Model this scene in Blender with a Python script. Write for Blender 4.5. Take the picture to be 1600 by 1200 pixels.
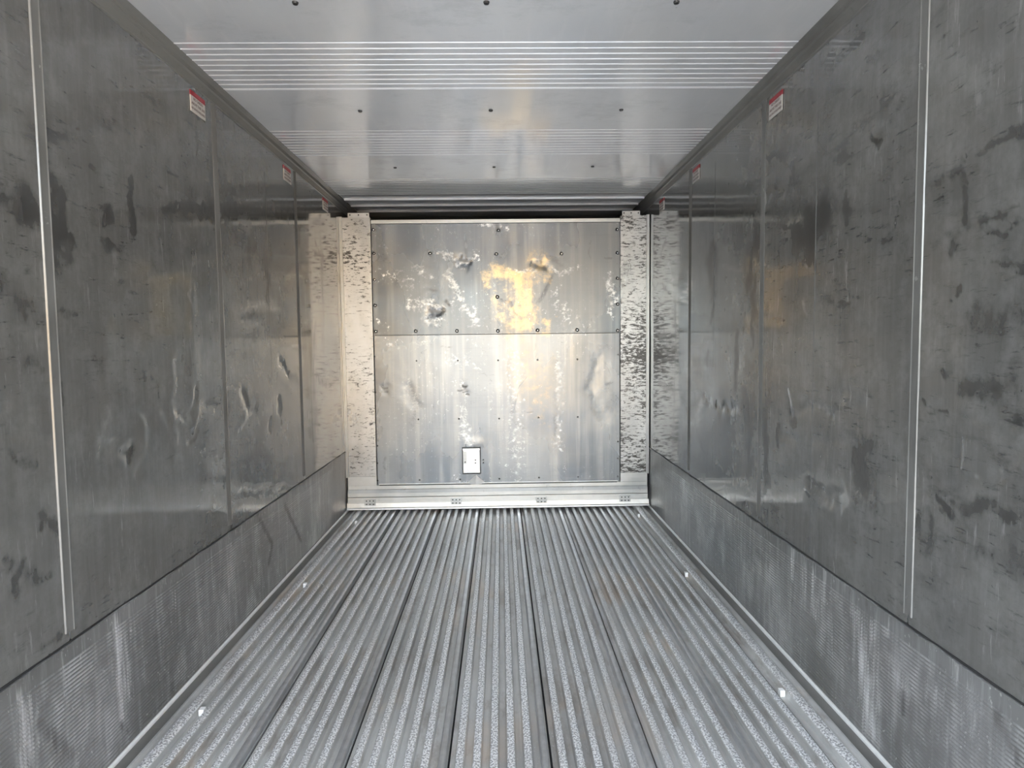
import bpy, bmesh, math, random
import numpy as np
from mathutils import Matrix, Vector

sc = bpy.context.scene
for o in list(bpy.data.objects):
    bpy.data.objects.remove(o)
COL = sc.collection
random.seed(4)

# ------------------------------------------------------------------ camera
FPX, PITCH, YAW, ROLL = 973.69, 0.06307, 0.017604, -0.011363
CAM = np.array([0.0304, 0.0, 1.3406])
def cam_axes():
    cy, sy, cp, sp = math.cos(YAW), math.sin(YAW), math.cos(PITCH), math.sin(PITCH)
    F = np.array([sy*cp, cy*cp, -sp]); R0 = np.array([cy, -sy, 0]); U0 = np.cross(R0, F)
    cr, sr = math.cos(ROLL), math.sin(ROLL)
    return cr*R0+sr*U0, -sr*R0+cr*U0, F
R_, U_, F_ = cam_axes()
cd = bpy.data.cameras.new('camera'); cam = bpy.data.objects.new('camera', cd); COL.objects.link(cam)
cd.sensor_width = 36; cd.lens = FPX/1600*36; cd.clip_start = 0.02; cd.clip_end = 500
cam.matrix_world = Matrix(((R_[0], U_[0], -F_[0], CAM[0]), (R_[1], U_[1], -F_[1], CAM[1]),
                           (R_[2], U_[2], -F_[2], CAM[2]), (0, 0, 0, 1)))
sc.camera = cam

# ------------------------------------------------------------------ world, sun, exposure
W = bpy.data.worlds.new('sky'); sc.world = W; W.use_nodes = True
wn = W.node_tree; wn.nodes.clear()
wo = wn.nodes.new('ShaderNodeOutputWorld'); bg = wn.nodes.new('ShaderNodeBackground')
sky = wn.nodes.new('ShaderNodeTexSky'); sky.sky_type = 'NISHITA'
sky.sun_disc = False; sky.sun_elevation = math.radians(42); sky.sun_rotation = math.radians(35)
sky.air_density = 1.2; sky.dust_density = 3.0; sky.ozone_density = 1.0
hs = wn.nodes.new('ShaderNodeHueSaturation'); hs.inputs['Saturation'].default_value = 0.42
wn.links.new(sky.outputs[0], hs.inputs['Color']); wn.links.new(hs.outputs[0], bg.inputs[0])
wn.links.new(bg.outputs[0], wo.inputs[0]); bg.inputs[1].default_value = 0.58
sd = bpy.data.lights.new('sun', 'SUN'); sd.energy = 5.0; sd.angle = math.radians(0.6); sd.color = (1.0, 0.96, 0.90)
sun = bpy.data.objects.new('sun', sd); COL.objects.link(sun)
_el, _az = math.radians(42), math.radians(35)      # sun stands ahead of the trailer and to its right: lights what the door looks at
sdir = Vector((math.sin(_az)*math.cos(_el), math.cos(_az)*math.cos(_el), math.sin(_el)))
sun.rotation_euler = sdir.to_track_quat('Z', 'Y').to_euler()
sc.view_settings.view_transform = 'Standard'; sc.view_settings.look = 'None'
sc.view_settings.gamma = 1; sc.view_settings.use_curve_mapping = False
sc.view_settings.exposure = 2.30
sc.cycles.max_bounces = 12; sc.cycles.diffuse_bounces = 6; sc.cycles.glossy_bounces = 8
sc.cycles.caustics_reflective = True; sc.cycles.sample_clamp_indirect = 6
sc.cycles.use_denoising = True

# ------------------------------------------------------------------ helpers
HW, YO, DB, ZC = 1.245, -0.45, 5.075, 2.50       # half width, door opening, bulkhead face, ceiling height
def at(px, py, axis, val):
    """point of the plane axis=val seen at pixel (px,py) of the photograph"""
    d = F_ + R_*(px-800)/FPX - U_*(py-600)/FPX
    return CAM + d*(val-CAM[axis])/d[axis]

def mesh_obj(name, verts, faces, mat, parent=None, smooth=False):
    me = bpy.data.meshes.new(name); me.from_pydata([tuple(v) for v in verts], [], faces)
    me.materials.append(mat)
    if smooth: me.polygons.foreach_set('use_smooth', [True]*len(me.polygons))
    me.update(); o = bpy.data.objects.new(name, me); COL.objects.link(o)
    if parent: o.parent = parent
    return o
def tag(o, label=None, cat=None, group=None, kind=None):
    for k, v in (('label', label), ('category', cat), ('group', group), ('kind', kind)):
        if v: o[k] = v
    return o
def empty(name, loc):
    o = bpy.data.objects.new(name, None); COL.objects.link(o); o.location = loc; o.empty_display_size = 0.05
    return o
def local(o, parent):
    """parent o, whose mesh is in world coordinates, keeping it where it is"""
    o.parent = parent; o.matrix_parent_inverse = Matrix.Translation(-Vector(root_loc(parent)))
    return o
def root_loc(p):
    if p.parent is None: return Vector(p.location)
    return root_loc(p.parent) + p.matrix_parent_inverse.translation + Vector(p.location)
def box(name, a, b, mat, parent=None, bevel=0.0):
    bm = bmesh.new(); bmesh.ops.create_cube(bm, size=1)
    for v in bm.verts:
        v.co = Vector([(a[i]+b[i])/2 + v.co[i]*(b[i]-a[i]) for i in range(3)])
    if bevel: bmesh.ops.bevel(bm, geom=bm.edges[:], offset=bevel, segments=2, profile=0.6, affect='EDGES')
    me = bpy.data.meshes.new(name); bm.to_mesh(me); bm.free(); me.materials.append(mat)
    o = bpy.data.objects.new(name, me); COL.objects.link(o)
    if parent: local(o, parent)
    return o
def extrude(name, prof, axis, a, b, mat, parent=None, closed=True, seg=1, smooth=False):
    """profile of 2-D points swept along axis 0 (x; prof = (y,z)) or 1 (y; prof = (x,z)) or 2 (z; prof = (x,y))"""
    n = len(prof); vs = []; fs = []
    for k in range(seg+1):
        t = a+(b-a)*k/seg
        for p in prof:
            vs.append((t, p[0], p[1]) if axis == 0 else (p[0], t, p[1]) if axis == 1 else (p[0], p[1], t))
    m = n if closed else n-1
    for k in range(seg):
        for i in range(m):
            j = (i+1) % n; fs.append((k*n+i, k*n+j, (k+1)*n+j, (k+1)*n+i))
    if closed:
        fs.append(tuple(range(n-1, -1, -1))); fs.append(tuple(range(seg*n, seg*n+n)))
    o = mesh_obj(name, vs, fs, mat, None, smooth)
    bm = bmesh.new(); bm.from_mesh(o.data); bmesh.ops.recalc_face_normals(bm, faces=bm.faces); bm.to_mesh(o.data); bm.free()
    if parent: local(o, parent)
    return o

_rng = np.random.RandomState(7)
def vnoise(u, v, su, sv, seed):
    """smooth value noise, cell size su x sv metres"""
    r = np.random.RandomState(seed); G = r.rand(257, 257)
    x = u/su+100.3; y = v/sv+100.7; xi = np.floor(x).astype(int); yi = np.floor(y).astype(int)
    fx = x-xi; fy = y-yi; fx = fx*fx*(3-2*fx); fy = fy*fy*(3-2*fy)
    g = lambda a, b: G[a % 256, b % 256]
    return (g(xi, yi)*(1-fx)+g(xi+1, yi)*fx)*(1-fy)+(g(xi, yi+1)*(1-fx)+g(xi+1, yi+1)*fx)*fy-0.5
def warp(U, V, a=.03):
    return U+vnoise(U, V, .07, .07, 71)*a+vnoise(U, V, .02, .02, 72)*a*.4, V+vnoise(U, V, .07, .07, 73)*a+vnoise(U, V, .02, .02, 74)*a*.4
def wstrokes(U, V, S, a=.05):
    return strokes(*warp(U, V, a), S)
def strokes(U, V, S):
    """S: (amp, radius m, [(u,v)...]) -> max of soft strokes at grid points"""
    out = np.zeros_like(U)
    for amp, r, pts in S:
        pts = [np.array(p, float) for p in pts]
        if len(pts) == 1: pts = pts*2
        d = np.full_like(U, 1e9)
        for p, q in zip(pts[:-1], pts[1:]):
            w = q-p; L = max(w@w, 1e-12); t = np.clip(((U-p[0])*w[0]+(V-p[1])*w[1])/L, 0, 1)
            d = np.minimum(d, np.hypot(U-p[0]-t*w[0], V-p[1]-t*w[1]))
        out = np.maximum(out, amp*np.exp(-(d/r)**2))
    return out
def grid(name, u0, u1, v0, v1, step, place, mat, parent, disp=None, attrs=None):
    """fine sheet over (u,v); place(U,V,D)->XYZ, disp(U,V)->dent depth, attrs {name: fn(U,V)}"""
    nu = max(2, int(round((u1-u0)/step))+1); nv = max(2, int(round((v1-v0)/step))+1)
    U, V = np.meshgrid(np.linspace(u0, u1, nu), np.linspace(v0, v1, nv), indexing='ij')
    D = disp(U, V) if disp else np.zeros_like(U)
    P = np.stack(place(U, V, D), -1).reshape(-1, 3)
    idx = np.arange(nu*nv).reshape(nu, nv)
    f = np.stack([idx[:-1, :-1], idx[1:, :-1], idx[1:, 1:], idx[:-1, 1:]], -1).reshape(-1, 4)
    me = bpy.data.meshes.new(name)
    me.vertices.add(len(P)); me.vertices.foreach_set('co', P.ravel())
    me.loops.add(f.size); me.loops.foreach_set('vertex_index', f.ravel())
    me.polygons.add(len(f)); me.polygons.foreach_set('loop_start', np.arange(0, f.size, 4)); me.polygons.foreach_set('loop_total', np.full(len(f), 4))
    me.polygons.foreach_set('use_smooth', np.ones(len(f), bool)); me.update(calc_edges=True); me.validate()
    for k, fn in (attrs or {}).items():
        a = me.attributes.new(k, 'FLOAT', 'POINT'); a.data.foreach_set('value', fn(U, V).ravel().astype(np.float32))
    me.materials.append(mat)
    o = bpy.data.objects.new(name, me); COL.objects.link(o)
    if parent: local(o, parent)
    return o

class NT:
    def __init__(s, name):
        s.m = bpy.data.materials.new(name); s.m.use_nodes = True; s.t = s.m.node_tree
        s.t.nodes.clear(); s.out = s.t.nodes.new('ShaderNodeOutputMaterial'); s.b = s.t.nodes.new('ShaderNodeBsdfPrincipled')
        s.t.links.new(s.b.outputs[0], s.out.inputs[0]); s.tc = s.t.nodes.new('ShaderNodeTexCoord')
        g = s.t.nodes.new('ShaderNodeNewGeometry'); s.pos = g.outputs['Position']
    def put(s, inp, v):
        if hasattr(v, 'links') or hasattr(v, 'is_output'): s.t.links.new(v, inp)
        else:
            if isinstance(v, (tuple, list)) and len(v) == 3 and inp.type == 'RGBA': v = (*v, 1)
            inp.default_value = v
    def math(s, op, a, b=0.0, c=None, clamp=False):
        n = s.t.nodes.new('ShaderNodeMath'); n.operation = op; n.use_clamp = clamp
        s.put(n.inputs[0], a); s.put(n.inputs[1], b)
        if c is not None: s.put(n.inputs[2], c)
        return n.outputs[0]
    def map(s, scale, loc=(0, 0, 0), rot=(0, 0, 0)):
        n = s.t.nodes.new('ShaderNodeMapping'); s.t.links.new(s.pos, n.inputs[0])
        n.inputs['Scale'].default_value = scale; n.inputs['Location'].default_value = loc; n.inputs['Rotation'].default_value = rot
        return n.outputs[0]
    def noise(s, scale, detail=3, rough=0.55, loc=(0, 0, 0), rot=(0, 0, 0), dist=0.0):
        n = s.t.nodes.new('ShaderNodeTexNoise'); s.t.links.new(s.map(scale, loc, rot), n.inputs['Vector'])
        n.inputs['Scale'].default_value = 1; n.inputs['Detail'].default_value = detail; n.inputs['Roughness'].default_value = rough
        n.inputs['Distortion'].default_value = dist
        return n.outputs[0]
    def step(s, v, lo, hi, a=0.0, b=1.0):
        n = s.t.nodes.new('ShaderNodeMapRange'); n.interpolation_type = 'SMOOTHSTEP'; n.clamp = True
        s.put(n.inputs[0], v)
        for i, x in enumerate((lo, hi, a, b)): s.put(n.inputs[i+1], x)
        return n.outputs[0]
    def mix(s, f, a, b):
        n = s.t.nodes.new('ShaderNodeMix'); n.data_type = 'RGBA'
        s.put(n.inputs[0], f); s.put(n.inputs[6], a); s.put(n.inputs[7], b)
        return n.outputs[2]
    def attr(s, name):
        n = s.t.nodes.new('ShaderNodeAttribute'); n.attribute_name = name; return n.outputs['Fac']
    def bump(s, h, strength=0.3, dist=0.001, normal=None):
        n = s.t.nodes.new('ShaderNodeBump'); n.inputs['Strength'].default_value = strength; n.inputs['Distance'].default_value = dist
        s.put(n.inputs['Height'], h)
        if normal is not None: s.t.links.new(normal, n.inputs['Normal'])
        return n.outputs[0]
    def set(s, **k):
        for a, v in k.items():
            s.put(s.b.inputs[{'color': 'Base Color', 'rough': 'Roughness', 'metal': 'Metallic', 'normal': 'Normal', 'ior': 'IOR', 'spec': 'Specular IOR Level'}[a]], v)
        return s.m
    def edge(s, a, n, k=0.5):
        """attribute a roughened by noise n into a ragged mask"""
        w = s.math('MULTIPLY', a, 4.0, clamp=True)
        return s.math('ADD', a, s.math('MULTIPLY', s.math('MULTIPLY', s.math('SUBTRACT', n, 0.5), k), w))

# ------------------------------------------------------------------ materials
def mat_wall():
    t = NT('wall_liner')
    base = t.mix(t.noise((1.2, 1.6, 0.7), 4), (0.102, 0.100, 0.092), (0.175, 0.172, 0.162))
    grain = t.noise((30, 38, 1.3), 5, 0.65)
    base = t.mix(t.step(grain, 0.35, 0.8, 0, 0.40), base, t.mix(0.5, base, (0.30, 0.30, 0.29)))
    streak = t.noise((4, 5, 1.1), 6, 0.68, (3, 7, 1), (0, 0, 0), 0.6)
    base = t.mix(t.step(streak, 0.52, 0.72, 0, 0.55), base, (0.075, 0.075, 0.072))
    smear = t.noise((3, 5.5, 13), 5, 0.62, (1, 2, 3), (0.25, 0, 0))
    zone = t.noise((1.0, 1.7, 1.3), 3, 0.5, (9, 1, 4))
    sm = t.math('MULTIPLY', t.step(smear, 0.55, 0.72), t.step(zone, 0.45, 0.65))
    base = t.mix(t.math('MULTIPLY', sm, 0.9), base, (0.035, 0.035, 0.035))
    hs_ = t.math('MULTIPLY', t.step(t.noise((9, 11, 60), 6, 0.72, (4, 4, 1), (0.12, 0, 0)), 0.56, 0.68), t.step(zone, 0.36, 0.6))
    base = t.mix(t.math('MULTIPLY', hs_, 0.85), base, (0.04, 0.04, 0.04))
    vs_ = t.math('MULTIPLY', t.step(t.noise((50, 60, 7), 5, 0.7, (2, 6, 1)), 0.58, 0.70), t.step(t.noise((1, 1.9, 1.6), 3, 0.5, (3, 3, 8)), 0.45, 0.62))
    base = t.mix(t.math('MULTIPLY', vs_, 0.65), base, (0.32, 0.32, 0.31))
    ml = t.noise((7, 9, 8), 6, 0.72, (6, 1, 2)); base = t.mix(t.step(ml, 0.40, 0.70, 0.0, 0.45), base, (0.24, 0.24, 0.23))
    sp = t.math('MULTIPLY', t.step(t.noise((40, 55, 30), 4, 0.7, (2, 2, 5)), 0.66, 0.72), t.step(zone, 0.42, 0.6))
    base = t.mix(t.math('MULTIPLY', sp, 0.8), base, (0.035, 0.035, 0.035))
    n = t.noise((18, 26, 16), 5, 0.65)
    dk = t.step(t.edge(t.attr('dark'), n, 1.2), 0.30, 0.95)
    base = t.mix(t.math('MULTIPLY', dk, 0.95), base, (0.045, 0.044, 0.042))
    lt = t.step(t.edge(t.attr('lite'), n, 1.2), 0.35, 1.1)
    base = t.mix(t.math('MULTIPLY', lt, 0.7), base, (0.42, 0.42, 0.40))
    dirt = t.math('MAXIMUM', dk, t.step(streak, 0.48, 0.75))
    rough = t.step(dirt, 0, 1, 0.07, 0.24)
    rough = t.math('ADD', rough, t.step(grain, 0.4, 0.8, 0.0, 0.06))
    t.set(color=base, rough=rough, ior=2.5, metal=0.24)
    t.set(normal=t.bump(t.noise((22, 30, 6), 4, 0.6), 0.12, 0.0005))
    return t.m
def mat_alu(name, lo=(0.50, 0.51, 0.51), hi=(0.72, 0.73, 0.73), rough=(0.22, 0.45), metal=0.8, grain=(50, 50, 3), bump=0.25, dirty=0.25):
    t = NT(name)
    g = t.noise(grain, 5, 0.65); b = t.noise((2.2, 2.2, 2.2), 4, 0.6, (5, 5, 5))
    c = t.mix(t.step(b, 0.35, 0.65), lo, hi); c = t.mix(t.step(g, 0.42, 0.75, 0, 0.5), c, hi)
    d = t.step(t.noise((28, 28, 20), 5, 0.7, (1, 4, 2)), 0.60, 0.72, 0, dirty)
    c = t.mix(d, c, (0.10, 0.10, 0.09))
    r = t.math('ADD', t.step(b, 0.3, 0.7, rough[0], rough[1]), t.math('MULTIPLY', d, 0.3))
    t.set(color=c, rough=r, metal=metal, normal=t.bump(g, bump, 0.0005))
    return t.m
def mat_sheet(name, k):
    t = NT(name)
    b = t.noise((1.8, 1.8, 0.9), 4, 0.55, (5, 5, 5)); v = t.noise((16, 16, 0.6), 4, 0.6, (4, 0, 0)); h = t.noise((1.5, 1.5, 34), 4, 0.65)
    c = t.mix(t.step(b, 0.35, 0.65), (0.30*k, 0.325*k, 0.345*k), (0.48*k, 0.50*k, 0.51*k))
    c = t.mix(t.step(v, 0.45, 0.70, 0, 0.5), c, (0.68*k, 0.67*k, 0.64*k))
    c = t.mix(t.step(h, 0.50, 0.75, 0, 0.3), c, (0.38*k, 0.40*k, 0.42*k))
    n = t.noise((26, 26, 30), 5, 0.7, (2, 9, 1))
    lt = t.step(t.edge(t.attr('lite'), n, 2.6), 0.45, 1.3); c = t.mix(t.math('MULTIPLY', lt, 0.9), c, (0.90, 0.90, 0.88))
    dk = t.step(t.edge(t.attr('dark'), n, 1.4), 0.35, 1.15); c = t.mix(t.math('MULTIPLY', dk, 0.9), c, (0.13, 0.13, 0.13))
    rs = t.step(t.edge(t.attr('warm_refl'), t.noise((14, 14, 17), 6, 0.78, (2, 5, 1)), 2.6), 0.20, 1.25); c = t.mix(t.math('MULTIPLY', rs, 0.65), c, (0.66, 0.47, 0.22))  # warm reflected glow painted into the sheet colour
    sc1 = t.step(t.noise((9, 9, 150), 3, 0.6, (0, 3, 0)), 0.70, 0.74); sc2 = t.step(t.noise((150, 150, 7), 3, 0.6, (4, 3, 0)), 0.71, 0.75)
    sc_ = t.math('MAXIMUM', sc1, sc2); c = t.mix(t.math('MULTIPLY', sc_, 0.6), c, (0.16, 0.15, 0.14))
    cl = t.step(t.noise((2.2, 2.2, 1.6), 3, 0.6, (7, 3, 9)), 0.45, 0.62)
    fl = t.step(t.noise((38, 38, 30), 6, 0.78, (3, 3, 7)), 0.58, 0.70); c = t.mix(t.math('MULTIPLY', t.math('MULTIPLY', fl, cl), 0.7), c, (0.80, 0.80, 0.78))
    fd = t.step(t.noise((20, 20, 60), 6, 0.75, (1, 3, 4)), 0.60, 0.72); c = t.mix(t.math('MULTIPLY', fd, 0.6), c, (0.12, 0.12, 0.12))
    r = t.step(b, 0.3, 0.7, 0.20, 0.36); r = t.math('ADD', r, t.math('MULTIPLY', t.math('MAXIMUM', lt, dk), 0.2))
    t.set(color=c, rough=r, metal=0.62, normal=t.bump(t.noise((20, 20, 20), 5, 0.65), 0.22, 0.0010))
    return t.m
def mat_post():
    t = NT('scuffed_post')
    b = t.noise((3, 3, 1.5), 4, 0.6, (5, 5, 5)); h = t.noise((6, 6, 40), 4, 0.6)
    c = t.mix(t.step(b, 0.35, 0.65), (0.40, 0.40, 0.388), (0.56, 0.56, 0.545)); c = t.mix(t.step(h, 0.5, 0.75, 0, 0.35), c, (0.40, 0.40, 0.39))
    z = t.noise((2.5, 2.5, 2.2), 2, 0.5, (1, 8, 3))
    sx = t.t.nodes.new('ShaderNodeSeparateXYZ'); t.t.links.new(t.pos, sx.inputs[0])
    mk = t.math('ADD', t.noise((19, 19, 52), 6, 0.78, (3, 1, 2)), t.math('MULTIPLY', t.math('SUBTRACT', z, 0.5), 0.40))
    mk = t.math('ADD', mk, t.math('MULTIPLY', sx.outputs[0], 0.028))
    mk2 = t.math('ADD', t.noise((11, 11, 95), 5, 0.7, (7, 1, 2)), t.math('MULTIPLY', sx.outputs[0], 0.02))
    m = t.math('MAXIMUM', t.step(mk, 0.515, 0.585), t.step(mk2, 0.585, 0.65))
    m = t.math('MAXIMUM', m, t.step(t.noise((140, 140, 14), 3, 0.6), 0.70, 0.75, 0, 0.7))
    c = t.mix(t.math('MULTIPLY', m, 0.95), c, (0.05, 0.047, 0.043))
    t.set(color=c, rough=t.step(b, 0.3, 0.7, 0.26, 0.42), metal=0.55, normal=t.bump(h, 0.25, 0.0008))
    return t.m
def mat_ceiling():
    t = NT('ceiling_sheet')
    b = t.noise((1.5, 1.5, 1.5), 4, 0.55)
    c = t.mix(t.step(b, 0.35, 0.65), (0.86, 0.865, 0.87), (0.93, 0.935, 0.93))
    s = t.noise((24, 3, 10), 4, 0.65, (3, 3, 3)); c = t.mix(t.step(s, 0.50, 0.75, 0, 0.5), c, (0.97, 0.97, 0.96)); c = t.mix(t.step(t.noise((3, 5, 3), 6, 0.75, (1, 4, 4)), 0.50, 0.68, 0, 0.35), c, (0.62, 0.62, 0.61))
    sp = t.step(t.noise((30, 45, 10), 5, 0.7, (8, 1, 1)), 0.68, 0.74, 0, 0.5); c = t.mix(sp, c, (0.2, 0.2, 0.2))
    t.set(color=c, rough=t.step(b, 0.3, 0.7, 0.10, 0.20), ior=1.6, metal=0.44, normal=t.bump(t.noise((5, 9, 5), 5, 0.68), 0.22, 0.0010))
    return t.m
def mat_kick():
    t = NT('kick_plate')
    b = t.noise((1.5, 2.0, 1.2), 4, 0.6, (2, 2, 2)); v = t.noise((30, 34, 2.0), 5, 0.65)
    c = t.mix(t.step(b, 0.35, 0.65), (0.21, 0.21, 0.203), (0.32, 0.32, 0.315))
    c = t.mix(t.step(v, 0.48, 0.78, 0, 0.45), c, (0.62, 0.62, 0.62))
    c = t.mix(t.step(t.noise((60, 80, 40), 4, 0.7), 0.62, 0.70, 0, 0.6), c, (0.78, 0.78, 0.76))
    c = t.mix(t.step(t.noise((12, 16, 9), 5, 0.7, (5, 0, 3)), 0.58, 0.72, 0, 0.5), c, (0.15, 0.14, 0.13))
    cw = t.math('MULTIPLY', t.attr('crest_glint'), t.step(t.noise((5, 4, 2.2), 5, 0.7, (8, 8, 1)), 0.47, 0.70, 0.02, 0.75)); c = t.mix(cw, c, (0.80, 0.80, 0.80))  # painted highlight along the ridge crests, broken up like wear
    n = t.noise((60, 80, 5), 5, 0.7, (1, 1, 1))
    lt = t.step(t.edge(t.attr('lite'), n, 2.4), 0.40, 1.3); c = t.mix(t.math('MULTIPLY', lt, 0.85), c, (0.92, 0.92, 0.92))
    dk = t.step(t.edge(t.attr('dark'), n, 0.8), 0.35, 0.7); c = t.mix(t.math('MULTIPLY', dk, 0.7), c, (0.10, 0.095, 0.09))
    t.set(color=c, rough=t.step(b, 0.3, 0.7, 0.32, 0.48), metal=0.55)
    return t.m
def mat_rail(name, top):
    """worn tread: bright chips on the rib tops, dull metal in the channels"""
    t = NT(name)
    b = t.noise((2.0, 1.4, 2.0), 4, 0.6, (2, 2, 2)); s = t.noise((60, 2.0, 60), 4, 0.6)
    c = t.mix(t.step(b, 0.35, 0.65), (0.46, 0.455, 0.435), (0.64, 0.64, 0.62)); c = t.mix(t.step(s, 0.45, 0.70, 0, 0.55), c, (0.70, 0.69, 0.66))
    c = t.mix(t.step(t.noise((7, 3.2, 7), 6, 0.72, (6, 2, 2)), 0.50, 0.66, 0, 0.45), c, (0.25, 0.21, 0.17))
    c = t.mix(t.step(t.noise((2.4, 1.6, 2), 4, 0.6, (3, 7, 2)), 0.54, 0.68, 0, 0.4), c, (0.70, 0.58, 0.46))
    dust = t.step(t.noise((170, 170, 170), 2, 0.5, (3, 3, 3)), 0.70, 0.74, 0, 0.8); c = t.mix(dust, c, (0.8, 0.8, 0.78))
    if top:
        g = t.noise((165, 135, 165), 2, 0.6, (1, 7, 3))
        tr = t.mix(t.step(g, 0.42, 0.56), (0.44, 0.44, 0.44), (1.0, 1.0, 1.0))
        sep = t.t.nodes.new('ShaderNodeSeparateXYZ'); t.t.links.new(t.pos, sep.inputs[0])
        wear = t.step(t.noise((3.0, 1.1, 1), 4, 0.6, (0, 4, 0)), 0.30, 0.55, 0.35, 1.0)
        up = t.math('MULTIPLY', t.step(sep.outputs[2], -0.005, -0.0005), wear)
        c = t.mix(up, c, tr)
        t.set(normal=t.bump(g, 0.5, 0.0009))
    t.set(color=c, rough=t.step(b, 0.3, 0.7, 0.34, 0.5), metal=0.42)
    return t.m
def mat_flat(name, col, rough=0.5, metal=0.0, var=0.15):
    t = NT(name); n = t.noise((25, 25, 25), 4, 0.6)
    t.set(color=t.mix(n, tuple(x*(1-var) for x in col), tuple(min(1, x*(1+var)) for x in col)), rough=rough, metal=metal)
    return t.m

M = dict(wall=mat_wall(), sheet=mat_sheet('lower_sheet', 0.60), sheet_up_dim=mat_sheet('upper_sheet_dim', 0.39), post=mat_post(), ceil=mat_ceiling(), kick=mat_kick(),  # upper copy of the sheet darkened to stand for its dimmer reflections
         rail=mat_rail('tread_rail', True), channel=mat_rail('floor_channel', False),
         alu=mat_alu('bare_aluminium'), alu_x=mat_alu('sill_aluminium', (0.40, 0.41, 0.40), (0.58, 0.58, 0.56), (0.28, 0.5), 0.65, (3, 30, 60)),
         trim=mat_alu('cove_extrusion', (0.16, 0.155, 0.145), (0.23, 0.225, 0.21), (0.3, 0.45), 0.3, (20, 4, 20)),
         strip=mat_alu('seam_metal', (0.14, 0.138, 0.132), (0.20, 0.198, 0.188), (0.16, 0.26), 0.2, (20, 20, 3)),
         bright=mat_flat('bright_metal', (0.78, 0.78, 0.76), 0.28, 0.7), dark=mat_flat('dark_metal', (0.05, 0.05, 0.05), 0.5, 0.5),
         black=mat_flat('deep_black', (0.012, 0.012, 0.012), 0.9), white=mat_flat('white_plastic', (0.85, 0.85, 0.83), 0.45, 0, 0.04),
         paper=mat_flat('sticker_white', (0.62, 0.59, 0.55), 0.4, 0, 0.05), red=mat_flat('sticker_red', (0.36, 0.02, 0.035), 0.4, 0, 0.08),
         hdr=mat_flat('header_ink', (0.50, 0.09, 0.10), 0.4), ink=mat_flat('sticker_ink', (0.16, 0.10, 0.09), 0.5), joint=mat_flat('joint_rail', (0.60, 0.60, 0.60), 0.33, 0.7, 0.3),
         twig=mat_flat('dry_twig', (0.05, 0.03, 0.02), 0.8), crumb=mat_flat('pale_crumb', (0.75, 0.72, 0.66), 0.7),
         yard=mat_flat('yard_concrete', (0.30, 0.30, 0.295), 0.9), bounce_tan=mat_flat('bounce_tan', (0.48, 0.33, 0.17), 0.9),
         crease=mat_flat('crease_line', (0.05, 0.05, 0.048), 0.4), zinc=mat_flat('zinc', (0.85, 0.85, 0.83), 0.35, 0.25),
         body=mat_flat('body_white', (0.6, 0.6, 0.6), 0.5))

# ------------------------------------------------------------------ yard outside the doors, plus unseen blocks added for warm reflections
yard = box('ground_outside', (-60, -60, -1.45), (60, 40, -1.25), M['yard']); tag(yard, kind='structure')
bounce = empty('reflector', (1.6, -16, -1.25)); tag(bounce, 'added unseen narrow tan warehouse facing the open trailer doors', 'light reflector')  # unseen block added to put a warm reflection in the bulkhead
box('bounce_face', (0.0, -20, -1.25), (2.6, -16, 4.2), M['bounce_tan'], bounce); box('bounce_cap', (-.2, -20.2, 4.2), (2.8, -15.8, 4.35), M['body'], bounce)
bounce2 = empty('side_reflector', (7, -16, -1.25)); tag(bounce2, 'added unseen wide tan depot beside the narrow added one', 'light reflector')  # second unseen block, added to warm the left post and wall
box('bounce_face', (4.6, -20, -1.25), (11, -16, 4.0), M['bounce_tan'], bounce2); box('bounce_cap', (4.4, -20.2, 4.0), (11.2, -15.8, 4.15), M['body'], bounce2)

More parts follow.
